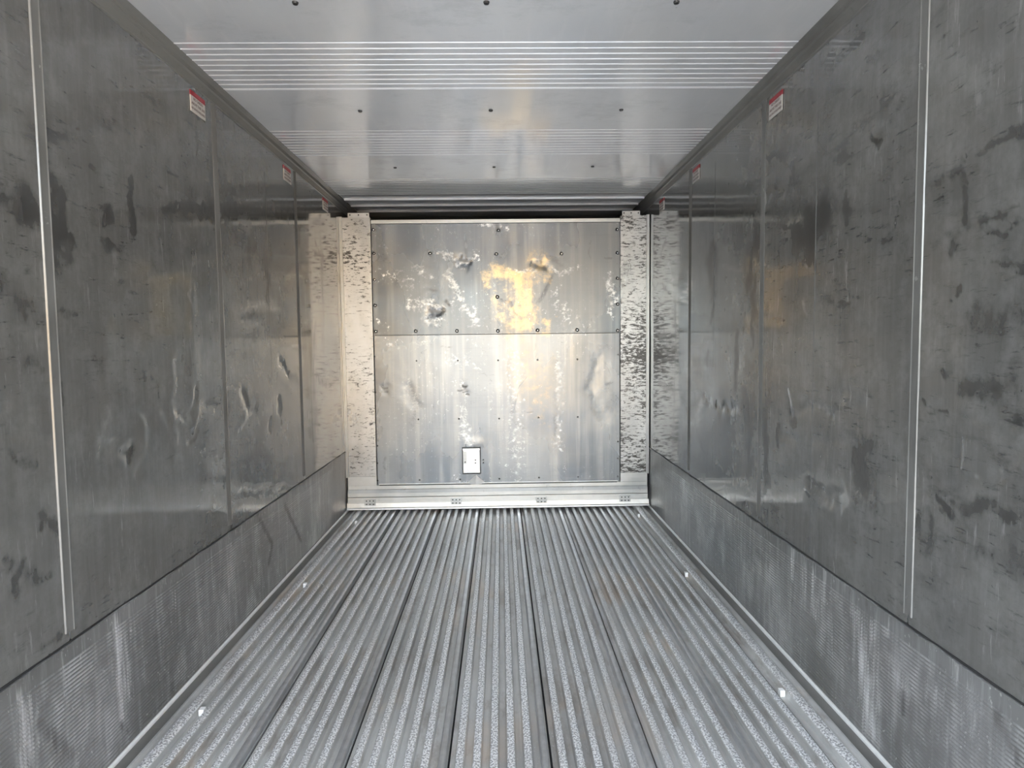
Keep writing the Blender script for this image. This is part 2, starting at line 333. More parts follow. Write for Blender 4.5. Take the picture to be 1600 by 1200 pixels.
# ------------------------------------------------------------------ side walls
PY = [YO, .703, 1.804, 2.905, 4.006, 5.66]
ZK, ZW = 0.48, 2.49
def wall_dents(side):
    A = []
    L = [ # (depth m, radius m, pixel polyline)
        (-.010, .018, [(163, 690), (163, 712)]), (.008, .02, [(150, 682), (160, 690)]), (-.010, .018, [(178, 692), (177, 705)]), (-.014, .02, [(200, 712), (210, 700)]),
        (-.009, .016, [(306, 615), (305, 632), (290, 642), (277, 650)]), (.007, .018, [(265, 655), (300, 662), (312, 652)]), (-.008, .02, [(320, 638), (350, 645)]),
        (-.009, .02, [(292, 688), (305, 672)]), (-.006, .015, [(305, 709), (345, 708)]), (-.012, .02, [(376, 610), (387, 645), (400, 640)]), (.009, .02, [(372, 665), (386, 648)]),
        (-.016, .022, [(438, 565), (444, 574), (450, 582)]), (-.014, .02, [(436, 620), (437, 645)]), (-.008, .02, [(418, 672), (420, 660)]),
        (-.010, .025, [(0, 655), (5, 640), (4, 620)]), (-.007, .02, [(216, 742), (218, 735)]), (-.006, .02, [(220, 635), (232, 662)]), (.006, .012, [(266, 270), (275, 276)]),
        (-.007, .02, [(28, 660), (24, 672)]), (.006, .03, [(225, 675), (226, 700)]), (.005, .03, [(268, 560), (270, 720)]), (-.006, .02, [(255, 645), (260, 660)]),
        (-.006, .03, [(60, 610), (58, 650)]), (-.006, .02, [(360, 775), (420, 768), (450, 762)])]
    Rr = [(-.016, .022, [(1262, 757), (1310, 782)]), (.012, .025, [(1262, 768), (1300, 790)]), (-.012, .018, [(1501, 690), (1501, 745), (1525, 756)]), (.008, .025, [(1512, 690), (1512, 740)]),
        (-.008, .02, [(1311, 612), (1330, 622), (1352, 628)]), (-.008, .02, [(1250, 638), (1280, 640), (1300, 652)]), (-.010, .02, [(1228, 618), (1235, 640)]),
        (.009, .02, [(1500, 640), (1550, 670), (1600, 680)]), (-.008, .02, [(1540, 712), (1555, 702), (1600, 705)]), (-.012, .02, [(1556, 730), (1556, 742)]),
        (-.008, .025, [(1360, 222), (1380, 212)]), (.010, .025, [(1356, 215), (1370, 195)]), (.006, .03, [(1240, 262), (1262, 250)]), (-.006, .02, [(1270, 692), (1320, 690)]),
        (.006, .03, [(1460, 280), (1490, 268)]), (.008, .03, [(1545, 335), (1600, 322)]), (.006, .03, [(1550, 410), (1600, 405)]), (-.008, .02, [(1120, 636), (1150, 640)]),
        (-.008, .02, [(1225, 675), (1245, 690)]), (-.005, .02, [(1100, 620), (1110, 626)]), (-.010, .02, [(1197, 310), (1203, 300), (1220, 303)])]
    for dep, r, pts in (L if side < 0 else Rr):
        A.append((dep, r, [at(px, py, 0, side*HW)[1:] for px, py in pts]))
    return A
DARK = {-1: [(.9, .05, [(45, 300), (40, 350)]), (.8, .05, [(85, 300), (92, 370)]), (.8, .06, [(85, 400), (100, 385)]), (.75, .06, [(35, 318), (70, 330)]), (1, .03, [(170, 320), (178, 345)]),
             (1, .02, [(206, 285), (206, 325), (209, 375)]), (1, .018, [(167, 330), (166, 350)]), (.8, .05, [(285, 325), (330, 335)]), (.9, .035, [(250, 332), (275, 328)]),
             (1, .007, [(265, 269), (276, 274)]), (.9, .008, [(118, 196), (128, 200)]), (.7, .012, [(283, 240), (292, 262)]), (.6, .012, [(242, 170), (252, 176)]), (.8, .015, [(140, 260), (146, 258)]),
             (.9, .02, [(75, 300), (100, 308)]), (.9, .02, [(112, 371), (118, 373)]), (.8, .02, [(78, 355), (105, 362)]), (.7, .04, [(0, 320), (45, 325)]), (.6, .05, [(5, 430), (60, 500)]),
             (.8, .02, [(98, 488), (115, 492)]), (.7, .02, [(160, 388), (190, 395)]), (.8, .02, [(204, 712), (212, 702)]), (.9, .03, [(72, 812), (78, 826)]), (.8, .03, [(33, 905), (33, 925)]),
             (.8, .025, [(5, 880), (12, 890)]), (.7, .03, [(55, 900), (75, 892)]), (.7, .025, [(65, 1010), (115, 975)]), (.7, .02, [(20, 700), (60, 720)]), (.6, .03, [(50, 568), (70, 580)]),
             (.8, .02, [(93, 600), (98, 640)]), (1, .02, [(412, 425), (415, 430)]), (.9, .04, [(415, 405), (421, 440), (418, 470)]), (.8, .03, [(490, 395), (505, 405)]),
             (1, .035, [(525, 385), (533, 400)]), (1, .03, [(527, 432), (532, 437)]), (.7, .04, [(492, 380), (500, 400)]), (.8, .06, [(455, 590), (470, 600)]), (.7, .05, [(495, 590), (510, 600)]),
             (.7, .02, [(410, 700), (425, 715), (428, 750)]), (.7, .02, [(395, 720), (420, 745)]), (.7, .02, [(380, 735), (395, 755)]), (.6, .02, [(225, 590), (245, 600), (250, 620)]),
             (.6, .02, [(285, 555), (296, 595)]), (.6, .07, [(330, 320), (420, 330)]), (.6, .07, [(440, 325), (500, 325)])],
        1: [(1.2, .10, [(1262, 352), (1262, 372)]), (1.1, .08, [(1290, 340), (1270, 365)]), (1.0, .05, [(1240, 362), (1250, 380)]), (1.0, .03, [(1255, 395), (1258, 410)]), (1.0, .03, [(1272, 390), (1274, 412)]), (.8, .02, [(1222, 355), (1235, 352)]),
            (1.1, .11, [(1112, 405), (1114, 430)]), (1.0, .05, [(1112, 385), (1113, 460)]), (.9, .035, [(1118, 460), (1112, 500)]), (.95, .05, [(1184, 355), (1176, 400), (1170, 440)]), (.95, .04, [(1192, 350), (1188, 400)]),
            (.9, .03, [(1180, 430), (1176, 540)]), (.9, .04, [(1153, 520), (1152, 560), (1148, 615)]), (.8, .05, [(1165, 610), (1172, 680), (1170, 740)]), (.7, .07, [(1105, 560), (1115, 575)]),
            (.8, .05, [(1195, 660), (1200, 760)]), (.9, .02, [(1218, 670), (1214, 698)]), (.7, .04, [(1235, 640), (1242, 655)]), (.75, .09, [(1350, 705), (1345, 760)]), (.6, .06, [(1365, 730), (1370, 790)]),
            (1, .03, [(1470, 785), (1484, 808)]), (.9, .01, [(1465, 808), (1486, 816)]), (.9, .012, [(1470, 580), (1476, 586), (1486, 582)]), (.8, .01, [(1440, 625), (1470, 634)]),
            (.9, .02, [(1358, 216), (1368, 225)]), (.9, .008, [(1354, 202), (1362, 198)]), (.7, .03, [(1460, 282), (1490, 270)]), (.7, .02, [(1500, 235), (1502, 290)]), (.8, .03, [(1510, 300), (1512, 340)]),
            (.8, .016, [(1545, 340), (1580, 330), (1600, 325)]), (.8, .014, [(1552, 355), (1570, 362), (1600, 350)]), (.7, .016, [(1530, 405), (1580, 408), (1600, 408)]), (.8, .02, [(1540, 230), (1560, 220), (1600, 205)]),
            (.7, .03, [(1485, 375), (1490, 385)]), (.9, .01, [(1490, 435), (1491, 455)]), (.9, .015, [(1400, 330), (1398, 350)]), (.7, .05, [(1285, 300), (1290, 330)]), (.7, .03, [(1320, 310), (1320, 350)]),
            (.8, .02, [(1075, 365), (1064, 400)]), (.8, .03, [(1040, 375), (1030, 410)]), (.9, .02, [(1064, 380), (1064, 400)]), (.8, .03, [(1018, 447), (1040, 448)]), (.7, .05, [(1025, 520), (1040, 525)]), (.7, .05, [(1030, 600), (1050, 610)]),
            (.7, .06, [(1520, 600), (1580, 610)]), (.6, .05, [(1510, 500), (1600, 490)]), (.6, .05, [(1540, 870), (1600, 880)]), (.6, .04, [(1440, 810), (1450, 850)]), (.7, .02, [(1200, 240), (1240, 265)]), (.8, .02, [(1240, 268), (1243, 272)]),
            (.6, .08, [(1060, 700), (1100, 740)]), (.7, .03, [(1500, 785), (1600, 800)])]}
LITE = {-1: [(.7, .02, [(276, 296), (284, 300)]), (.6, .012, [(297, 395), (298, 440), (300, 520)]), (.6, .02, [(165, 640), (170, 680)]), (.6, .02, [(340, 707), (310, 709)]), (.5, .03, [(185, 400), (184, 410)]), (.5, .04, [(395, 560), (415, 590)]),
              (.6, .02, [(378, 440), (384, 444)]), (.5, .05, [(380, 460), (384, 480)]), (.7, .012, [(383, 768), (440, 765)]), (.6, .012, [(440, 765), (452, 760)])],
        1: [(.7, .012, [(1258, 415), (1264, 416)]), (.8, .010, [(1324, 410), (1322, 470)]), (.7, .010, [(1293, 420), (1293, 450)]), (.6, .02, [(1255, 470), (1262, 490)]), (.6, .03, [(1262, 630), (1300, 650)]), (.5, .02, [(1312, 730), (1312, 742)]),
            (.6, .03, [(1145, 700), (1148, 760)]), (.6, .03, [(1120, 720), (1180, 780), (1250, 778)]), (.6, .02, [(1100, 620), (1112, 625)]), (.6, .02, [(1150, 640), (1155, 645)]), (.5, .02, [(1110, 355), (1113, 375)])]}
def build_wall(side):
    nm = 'wall_left' if side < 0 else 'wall_right'
    w = box(nm, (side*(HW+0.012) if side > 0 else -(HW+0.07), YO, -0.12), (HW+0.07 if side > 0 else -(HW+0.012), 5.78, 2.62), M['body']); tag(w, kind='structure')
    dd = wall_dents(side)
    ridges = [(.55, .04, [at(px, py, 0, side*HW)[1:] for px, py in p]) for p in ([[(297, 400), (303, 560), (306, 650)], [(166, 500), (172, 660)]] if side < 0 else [[(1450, 640), (1448, 760)], [(1510, 560), (1512, 650)]])]
    dk = [(a, r, [at(px, py, 0, side*HW)[1:] for px, py in p]) for a, r, p in DARK[side]]
    lt = [(a, r, [at(px, py, 0, side*HW)[1:] for px, py in p]) for a, r, p in LITE[side]]
    def disp(U, V):
        D = vnoise(U, V, .55, .8, 3+side)*.0035 + vnoise(U, V, .16, .30, 9+side)*.0009 + vnoise(U, V, .06, .10, 19+side)*.00025
        for a, r, p in dd:
            s = wstrokes(U, V, [(1, r, p)]); D = D+a*s*.5
        D = D+strokes(U, V, ridges)*.0035
        return D*np.clip((V-.49)/.07, 0, 1)
    for i in range(5):
        y0, y1 = PY[i]+.003, PY[i+1]-.003
        o = grid('wall_panel', y0, y1, ZK-.02, ZW, .012,
             lambda U, V, D: (side*(HW-D), U, V),
             M['wall'], w, disp, {'dark': lambda U, V: wstrokes(U, V, dk, .055), 'lite': lambda U, V: wstrokes(U, V, lt)})
        if side > 0: o.data.flip_normals()
        tag(o, kind='structure')
    for yj in PY[1:5]:     # joint strips: flat cover with a rolled bead on each edge
        s = side; x0 = s*(HW+.004)
        if yj < 2: pr = [(x0, yj-.021), (s*(HW-.0035), yj-.018), (s*(HW-.0042), yj-.016), (s*(HW-.0024), yj-.013), (s*(HW-.0024), yj+.013), (s*(HW-.0044), yj+.016), (s*(HW-.0035), yj+.018), (x0, yj+.021)]
        else: pr = [(x0, yj-.045), (s*(HW-.002), yj-.036), (s*(HW-.0050), yj-.018), (s*(HW-.0062), yj-.006), (s*(HW-.0050), yj+.001), (x0, yj+.0015)]
        box('seam_gap', (min(s*(HW-.0008), s*(HW+.01)), yj+.0015 if yj > 2 else yj-.001, ZK+.035), (max(s*(HW-.0008), s*(HW+.01)), yj+(.0085 if yj > 2 else .001), 2.45), M['dark'], w)
        extrude('seam_strip', pr, 2, ZK+.035, 2.452, M['strip'], w)
    for yc, z0, z1 in ([(at(422, 500, 0, -HW)[1], .6, 2.3)] if side < 0 else [(at(1271, 540, 0, HW)[1], .5, 2.2), (at(1115, 560, 0, HW)[1], .6, 2.35)]):
        extrude('panel_crease', [(side*(HW+.004), yc-.0015), (side*(HW-.0012), yc-.001), (side*(HW-.0012), yc+.001), (side*(HW+.004), yc+.0015)], 2, z0, z1, M['crease'], w)  # thin dark line set along the crease
    # kick plate: ridged aluminium up to ZK, raw top edge standing proud of the liner
    kb = box('baseboard_left' if side < 0 else 'baseboard_right', (min(side*(HW+.002), side*(HW+.010)), YO, -.03), (max(side*(HW+.002), side*(HW+.010)), 5.7, ZK-.004), M['kick']); tag(kb, kind='structure')
    zs = []; prof = []
    z = 0.0; zs = [(-.028, .0)]; zs.append((.002, .0)); z = .012
    while z < ZK-.055:
        zs += [(z, 0.0), (z+.0035, .0028), (z+.0060, .0028), (z+.0095, 0.0)]; z += .0120
    zs += [(ZK-.045, .0006), (ZK-.004, .0010), (ZK, .0060), (ZK+.002, .0075), (ZK+.0035, .0065), (ZK+.0035, -.004)]
    kl = {-1: [(.9, .03, [(178, 965), (185, 1040), (190, 1120)]), (.7, .05, [(190, 1000), (200, 1090)]), (.8, .03, [(30, 1080), (38, 1200)]), (.7, .04, [(45, 1100), (60, 1160)]), (.6, .04, [(328, 870), (340, 960)]), (.5, .04, [(270, 930), (280, 990)]), (.6, .03, [(202, 935), (206, 990)]),
               (.5, .06, [(120, 1020), (100, 1060)]), (.5, .03, [(460, 790), (470, 830)])],
          1: [(.9, .06, [(1338, 960), (1350, 1040), (1362, 1140)]), (.7, .06, [(1365, 985), (1372, 1100)]), (.9, .03, [(1240, 860), (1236, 900)]), (.8, .03, [(1256, 870), (1256, 950)]), (.8, .03, [(1270, 885), (1272, 960)]), (.8, .02, [(1288, 890), (1287, 940)]),
              (.7, .02, [(1328, 915), (1328, 950)]), (.8, .015, [(1384, 955), (1385, 990)]), (.7, .015, [(1430, 990), (1430, 1030)]), (.7, .015, [(1493, 1035), (1494, 1070)]), (.7, .015, [(1520, 1060), (1514, 1085)]), (.6, .05, [(1400, 1040), (1410, 1080)]),
              (.6, .05, [(1460, 1080), (1470, 1150)]), (.7, .04, [(1575, 1140), (1580, 1160)]), (.5, .06, [(1290, 960), (1300, 1000)]), (.6, .04, [(1520, 1080), (1510, 1140)])]}[side]
    kk = {-1: [(.7, .03, [(400, 800), (425, 850), (420, 880)]), (.7, .03, [(445, 790), (470, 845)]), (.6, .03, [(268, 1070), (270, 1100)]), (.6, .02, [(185, 1130), (200, 1145)]), (.6, .04, [(60, 1130), (110, 1180)])],
          1: [(.7, .02, [(1410, 1080), (1412, 1115)]), (.6, .04, [(1560, 1120), (1600, 1200)]), (.5, .05, [(1180, 860), (1200, 880)])]}[side]
    kl = [(a, r, [at(px, py, 0, side*HW)[1:] for px, py in p]) for a, r, p in kl]; kk = [(a, r, [at(px, py, 0, side*HW)[1:] for px, py in p]) for a, r, p in kk]
    nv = len(zs); nu = 190; Y = np.linspace(YO, 5.1, nu)
    fade = np.clip((4.75-Y)/.5, 0.15, 1)
    Pz = np.array([q[0] for q in zs]); Pd = np.array([q[1] for q in zs])
    UU, VV = np.meshgrid(Y, Pz, indexing='ij'); DD = np.outer(fade, Pd); DD[:, -6:] = Pd[-6:]
    DD = DD+vnoise(UU, VV, .5, .5, 31)*.002+vnoise(UU, VV, .12, .12, 33)*.0010*(VV > ZK-.01)
    VV2 = VV+(vnoise(UU, VV, .09, 9, 35)*.006+vnoise(UU, VV, .03, 9, 36)*.004)*(VV > ZK-.002)
    XX = side*(HW-DD); idx = np.arange(nu*nv).reshape(nu, nv)
    f = np.stack([idx[:-1, :-1], idx[1:, :-1], idx[1:, 1:], idx[:-1, 1:]], -1).reshape(-1, 4)
    if side > 0: f = f[:, ::-1]
    o = mesh_obj('ridged_plate', np.stack([XX, UU, VV2], -1).reshape(-1, 3), f.tolist(), M['kick'], None, False); local(o, kb)
    a = o.data.attributes.new('lite', 'FLOAT', 'POINT'); a.data.foreach_set('value', np.maximum(strokes(UU, VV, kl), np.clip((VV-ZK+.06)/.05, 0, 1)*(.28+.45*vnoise(UU, VV, .25, 9, 55))*(UU < 4.2)).ravel().astype(np.float32))
    a = o.data.attributes.new('crest_glint', 'FLOAT', 'POINT'); a.data.foreach_set('value', (np.outer(fade, (Pd > .0025) & (Pd < .0029))).ravel().astype(np.float32))
    a = o.data.attributes.new('dark', 'FLOAT', 'POINT'); a.data.foreach_set('value', np.maximum(strokes(UU, VV, kk), .0).ravel().astype(np.float32))
    box('shade_strip', (min(side*(HW-.003), side*(HW+.006)), YO, ZK+.003), (max(side*(HW-.003), side*(HW+.006)), 5.05, ZK+.0085), M['dark'], w)  # solid dark strip in place of the shade line under the liner
    # cove trim between liner and ceiling
    s = side; P_ = [(.0, 2.432), (.006, 2.436), (.007, 2.441), (.009, 2.4445), (.019, 2.461), (.0255, 2.4665), (.0275, 2.4715), (.0245, 2.475), (.029, 2.484), (.040, 2.494), (.0465, 2.4985), (.048, 2.506), (.0, 2.506)]
    c = extrude('trim_1' if side < 0 else 'trim_2', [(s*(HW-d), z) for d, z in P_], 1, YO, 5.62, M['trim']); tag(c, kind='structure')
    rv = [y for y in np.arange(1.5, 5.2, .3)]
    return w
build_wall(-1); build_wall(1)

# ------------------------------------------------------------------ ceiling
ce = box('ceiling', (-HW-.07, YO, 2.512), (HW+.07, 5.78, 2.62), M['body']); tag(ce, kind='structure')
B0, PITCHC = 2.470, 0.982
def ceiling_panel(y0, y1, bands):
    ys = [(y0, .0), (y0+.004, -.004)]
    for b in bands:
        for k in range(10):
            c = b+k*.0472
            ys += [(c-.004, -.004), (c-.0018, -.0018), (c+.0018, -.0058), (c+.0045, -.0040)]
    ys += [(y1-.002, -.004), (y1, .0)]
    ys = [p for p in ys if y0-1e-6 <= p[0] <= y1+1e-6]
    nx = 24; X = np.linspace(-HW+.04, HW-.04, nx); vs = []; n = len(ys)
    for x in X:
        for y, d in ys: vs.append((x, y, ZC+.004+d))
    fs = [(i*n+j, i*n+j+1, (i+1)*n+j+1, (i+1)*n+j) for i in range(nx-1) for j in range(n-1)]
    o = mesh_obj('ceiling_panel', vs, fs, M['ceil']); local(o, ce); tag(o, kind='structure')
    bm = bmesh.new(); bm.from_mesh(o.data)
    for f in bm.faces:
        if f.normal.z > 0: f.normal_flip()
    bm.to_mesh(o.data); bm.free()
    return o
jo = B0+9*.0472+.012
ceiling_panel(YO, jo-2*PITCHC, [B0-2*PITCHC]); ceiling_panel(jo-2*PITCHC, jo-PITCHC, [B0-PITCHC])
P1 = ceiling_panel(jo-PITCHC, jo, [B0]); P2 = ceiling_panel(jo, jo+PITCHC, [B0+PITCHC]); P3 = ceiling_panel(jo+PITCHC, jo+2*PITCHC, [B0+2*PITCHC])
# last stretch, over the bulkhead: three wider hat ribs
prof = [(jo+2*PITCHC, ZC)]
for y in (5.01, 5.23, 5.45): prof += [(y-.012, ZC), (y-.004, ZC-.013), (y+.07, ZC-.013), (y+.078, ZC)]
prof += [(5.7, ZC), (5.7, ZC+.01), (jo+2*PITCHC, ZC+.01)]
o = extrude('ribbed_end_panel', prof, 0, -HW+.06, HW-.06, M['ceil'], ce); tag(o, kind='structure')
def disc_mesh(name, r, h, mat, seg=12, hole=0.0, mat2=None):
    bm = bmesh.new(); bmesh.ops.create_cone(bm, cap_ends=True, segments=seg, radius1=r, radius2=r*.8, depth=h, matrix=Matrix.Translation((0, 0, h/2)))
    me = bpy.data.meshes.new(name); me.materials.append(mat)
    if hole:
        me.materials.append(mat2); n0 = len(bm.faces)
        bmesh.ops.create_cone(bm, cap_ends=True, segments=8, radius1=hole, radius2=hole, depth=h*.6, matrix=Matrix.Translation((0, 0, h*.8)))
        bm.faces.ensure_lookup_table()
        for f in bm.faces[n0:]: f.material_index = 1
    bm.to_mesh(me); bm.free(); return me
def put(name, me, loc, parent, rot=None):
    o = bpy.data.objects.new(name, me); COL.objects.link(o); o.parent = parent
    o.matrix_parent_inverse = Matrix.Translation(-root_loc(parent))
    o.location = loc
    if rot: o.rotation_euler = rot
    return o
cs = disc_mesh('ceiling_screw', .011, .006, M['dark'])
for y, par in ((2.19, P1), (3.165, P2), (4.15, P3)):
    for x in (-.645, .0, .645): put('screw', cs, (x+random.uniform(-.004, .004), y, ZC), par, (math.pi, 0, 0))

# end wall behind the bulkhead, and its dark plenum
we = box('wall_back', (-HW-.07, 5.70, -.12), (HW+.07, 5.78, 2.62), M['black']); tag(we, kind='structure')  # near-black colour stands for the shade in the space behind

# ------------------------------------------------------------------ floor
fl = box('floor', (-HW-.07, YO, -.12), (HW+.07, 5.78, -.034), M['black']); tag(fl, kind='structure')
J0, PP, RP = 0.183, 0.336, 0.056
def rail_prof(cx, w, h=.026, joint=False):
    t = w/2; b = t+.003
    return [(cx-b, -h), (cx-b+.0015, -h+.004), (cx-t-.0005, -.006), (cx-t+.0015, -.0018), (cx-t+.005, -.0002), (cx, .0006), (cx+t-.005, -.0002), (cx+t-.0015, -.0018), (cx+t+.0005, -.006), (cx+b-.0015, -h+.004), (cx+b, -h)]
for k in range(-3, 4):
    x0, x1 = J0+PP*(k-1), J0+PP*k
    a, b = max(x0, -1.088), min(x1, 1.088)
    pk = extrude('floor_plank', [(a+.0005, -.034), (a+.0005, -.0255), (b-.007, -.0255), (b-.007, -.034)], 1, YO, 5.3, M['channel'], fl)
    for i in range(6):
        cx = x0+.0335+RP*i
        if cx-.012 < a-.004 or cx+.012 > b+.004: continue
        jt = i == 5
        h = 0
        extrude('rail', rail_prof(cx-(.001 if jt else 0), .024 if jt else .027), 1, YO, 5.3, M['joint'] if jt else M['rail'], pk)
        if not jt:      # low stiffening bead beside each rail, in the channel
            pass
for s in (-1, 1):        # edge rails along the walls: rounded bright rib, gutter, flat flange, bright corner strip
    pr = [(1.088, -.034), (1.088, -.024), (1.112, -.024), (1.117, -.004), (1.124, .001), (1.139, .003), (1.152, .001), (1.158, -.004), (1.161, -.012), (1.172, -.012), (1.175, -.006), (1.183, -.004), (1.192, -.006), (1.196, -.012), (1.198, -.034)]
    e = extrude('edge_rail', [(s*x, z) for x, z in pr], 1, YO, 5.3, M['rail'], fl)
    extrude('edge_flange', [(s*x, z) for x, z in ((1.1965, -.034), (1.1965, -.0125), (1.236, -.010), (1.236, -.034))], 1, YO, 5.3, M['trim'], fl)
    extrude('corner_strip', [(s*x, z) for x, z in ((1.2362, -.034), (1.2362, -.004), (1.2375, .000), (1.2405, .0035), (1.2445, .0035), (1.2445, -.034))], 1, YO, 5.25, M['zinc'], fl)

# ------------------------------------------------------------------ bulkhead
bh = empty('bulkhead', (0, DB, 0)); tag(bh, 'scuffed aluminium bulkhead closing the far end of the trailer, sheets between two side posts', 'bulkhead')
bz = lambda px, py: (at(px, py, 1, DB)[0], at(px, py, 1, DB)[2])
def zz(px, py):
    a = at(px, py, 1, DB); return (a[0], a[2])
S_L = [(.7, .05, [zz(690, 395), zz(720, 410), zz(745, 400)]), (.8, .05, [zz(700, 430), zz(715, 460)]), (.7, .05, [zz(640, 470), zz(660, 475), zz(690, 480)]), (.7, .04, [zz(640, 480), zz(660, 482)]), (.7, .05, [zz(665, 495), (zz(690, 505))]), (.7, .06, [zz(715, 470), zz(735, 490), zz(745, 500)]),
       (.5, .10, [zz(600, 430), zz(640, 440)]), (.6, .05, [zz(650, 420), zz(670, 430)]), (.6, .04, [zz(590, 500), zz(600, 510)]), (.6, .04, [zz(775, 350), zz(790, 352)]), (.6, .06, [zz(800, 425), zz(900, 420)]), (.6, .06, [zz(870, 450), zz(880, 500)]), (.7, .05, [zz(948, 430), zz(958, 470), zz(957, 490)]),
       (.7, .05, [zz(632, 600), zz(645, 618), zz(652, 635)]), (.6, .04, [zz(645, 535), zz(670, 538)]), (.7, .04, [zz(722, 600), zz(725, 620)]), (.7, .06, [zz(725, 640), zz(728, 680), zz(735, 692)]), (.5, .06, [zz(715, 750), zz(760, 750)]), (.8, .03, [zz(752, 350), zz(770, 352)]),
       (.6, .05, [zz(872, 560), zz(874, 700)]), (.5, .12, [zz(800, 560), zz(810, 740)]), (.6, .014, [zz(903, 480), zz(893, 500), zz(886, 520)]), (.6, .014, [zz(903, 505), zz(912, 505), zz(918, 520)]), (.5, .08, [zz(700, 560), zz(740, 570)]), (.5, .05, [zz(600, 530), zz(620, 540)])]
S_D = [(1, .016, [zz(720, 406), zz(731, 407)]), (1, .010, [zz(591, 404), zz(603, 405)]), (.8, .03, [zz(773, 345), zz(781, 362)]), (.9, .02, [zz(670, 484), zz(684, 488)]), (.8, .015, [zz(672, 452), zz(682, 453)]), (.8, .03, [zz(698, 470), zz(702, 476)]), (.9, .05, [zz(838, 412), zz(850, 420)]),
       (.7, .03, [zz(786, 400), zz(800, 380), zz(808, 384)]), (.7, .04, [zz(865, 405), zz(880, 412)]), (1, .010, [zz(947, 404), zz(955, 404)]), (.8, .012, [zz(919, 392), zz(923, 405)]), (.8, .012, [zz(922, 378), zz(920, 390)]), (.7, .02, [zz(781, 465), zz(800, 475), zz(808, 490)]),
       (.7, .03, [zz(845, 470), zz(858, 440), zz(862, 430)]), (1, .012, [zz(596, 603), zz(604, 607)]), (1, .010, [zz(594, 611), zz(605, 612)]), (1, .014, [zz(722, 603), zz(732, 604)]), (.9, .012, [zz(715, 609), zz(728, 607)]), (.9, .012, [zz(722, 612), zz(731, 613)]), (1, .012, [zz(727, 617), zz(731, 618)]),
       (.8, .008, [zz(690, 543), zz(705, 543)]), (.7, .008, [zz(745, 582), zz(756, 585), zz(768, 597)]), (.9, .010, [zz(946, 598), zz(958, 599)]), (.6, .04, [zz(930, 565), zz(918, 600), zz(920, 625), zz(935, 660)]), (.6, .05, [zz(950, 605), zz(958, 615), zz(950, 640)]), (.6, .03, [zz(940, 540), zz(960, 545)]),
       (.6, .05, [zz(635, 600), zz(650, 640), zz(645, 665)]), (.8, .008, [zz(840, 603), zz(848, 606)]), (.8, .008, [zz(820, 555 + 33), zz(800, 642), zz(795, 643)]), (.7, .008, [zz(798, 643), zz(815, 640), zz(835, 643)]), (.5, .03, [zz(877, 500), zz(878, 540), zz(882, 740)]),
       (.6, .04, [zz(870, 615), zz(868, 690)]), (.7, .02, [zz(602, 715), zz(602, 740)]), (.6, .006, [zz(665, 712), zz(700, 714)]), (.6, .006, [zz(676, 625), zz(676, 715)]), (.7, .006, [zz(586, 650), zz(590, 665), zz(590, 690)]), (.6, .05, [zz(590, 370), zz(600, 400)])]
S_R = [(.9, .09, [zz(775, 430), zz(790, 432), zz(815, 440)]), (.8, .09, [zz(838, 405), zz(845, 425)]), (.8, .10, [zz(825, 440), zz(820, 480), zz(818, 510)]), (.6, .09, [zz(780, 475), zz(785, 500)]), (.9, .055, [zz(850, 505), zz(851, 512)]), (.35, .14, [zz(800, 520), zz(815, 600)]), (.35, .12, [zz(845, 560), zz(845, 650)])]  # strokes of the painted warm reflection
def sheet_disp(U, V):
    D = vnoise(U, V, .5, .45, 41)*.006 + vnoise(U, V, .17, .15, 43)*.0018 + vnoise(U, V, .05, .05, 44)*.0003
    for dep, r, p in ((.008, .03, [zz(835, 412), zz(850, 420)]), (.007, .03, [zz(718, 405), zz(730, 410)]), (.006, .03, [zz(672, 485), zz(685, 488)]), (.0025, .04, [zz(635, 605), zz(650, 635)]), (.002, .05, [zz(935, 560), zz(925, 610), zz(945, 650)]), (.002, .03, [zz(600, 604), zz(600, 612)]), (.0025, .03, [zz(725, 605), zz(728, 615)]), (-.0025, .04, [zz(735, 690), zz(750, 694)])):
        D = D+dep*wstrokes(U, V, [(1, r, p)])
    return D
AT = {'dark': lambda U, V: wstrokes(U, V, S_D, .03), 'lite': lambda U, V: wstrokes(U, V, S_L, .06), 'warm_refl': lambda U, V: wstrokes(U, V, S_R, .12)}
TILT = 0.012
up = grid('upper_panel', -.992, 1.004, 1.428, 2.316, .0095, lambda U, V, D: (U, DB-.003+D+(V-1.43)*TILT, V), M['sheet_up_dim'], bh, sheet_disp, AT)
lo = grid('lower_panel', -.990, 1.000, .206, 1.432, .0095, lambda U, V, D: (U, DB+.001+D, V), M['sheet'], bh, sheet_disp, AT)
box('lap_edge', (-.985, DB-.0055, 1.4245), (1.0, DB-.0005, 1.4295), M['dark'], up)
box('bottom_lip', (-.982, DB-.009, .2065), (.984, DB+.001, .2125), M['zinc'], lo); box('lip_gap', (-.975, DB-.0145, .1985), (.976, DB-.001, .2045), M['dark'], lo)
scr = disc_mesh('panel_screw', .0165, .005, M['zinc'], 14, .0055, M['black']); riv = disc_mesh('panel_rivet', .0075, .003, M['dark'], 10)
rot = (math.pi/2, 0, 0)
c1 = lambda L, ox, oy, s: [(ox+x/s, oy+y/s) for x, y in L]
for px, py in c1([(420, 315), (427, 513), (433, 733), (440, 947), (450, 1163), (918, 513), (1488, 320), (1470, 517), (1478, 875), (800, 1160), (1142, 1158), (1483, 1158)], 500, 300, 5.3333) + \
              c1([(995, 313), (997, 508), (997, 720), (997, 935), (995, 1155), (520, 515), (320, 1153), (650, 1150)], 780, 300, 5.3333):
    x, z = zz(px, py); put('screw', scr, (max(-.975, min(.985, x)), DB-.0035+(z-1.43)*TILT, z), up, rot)
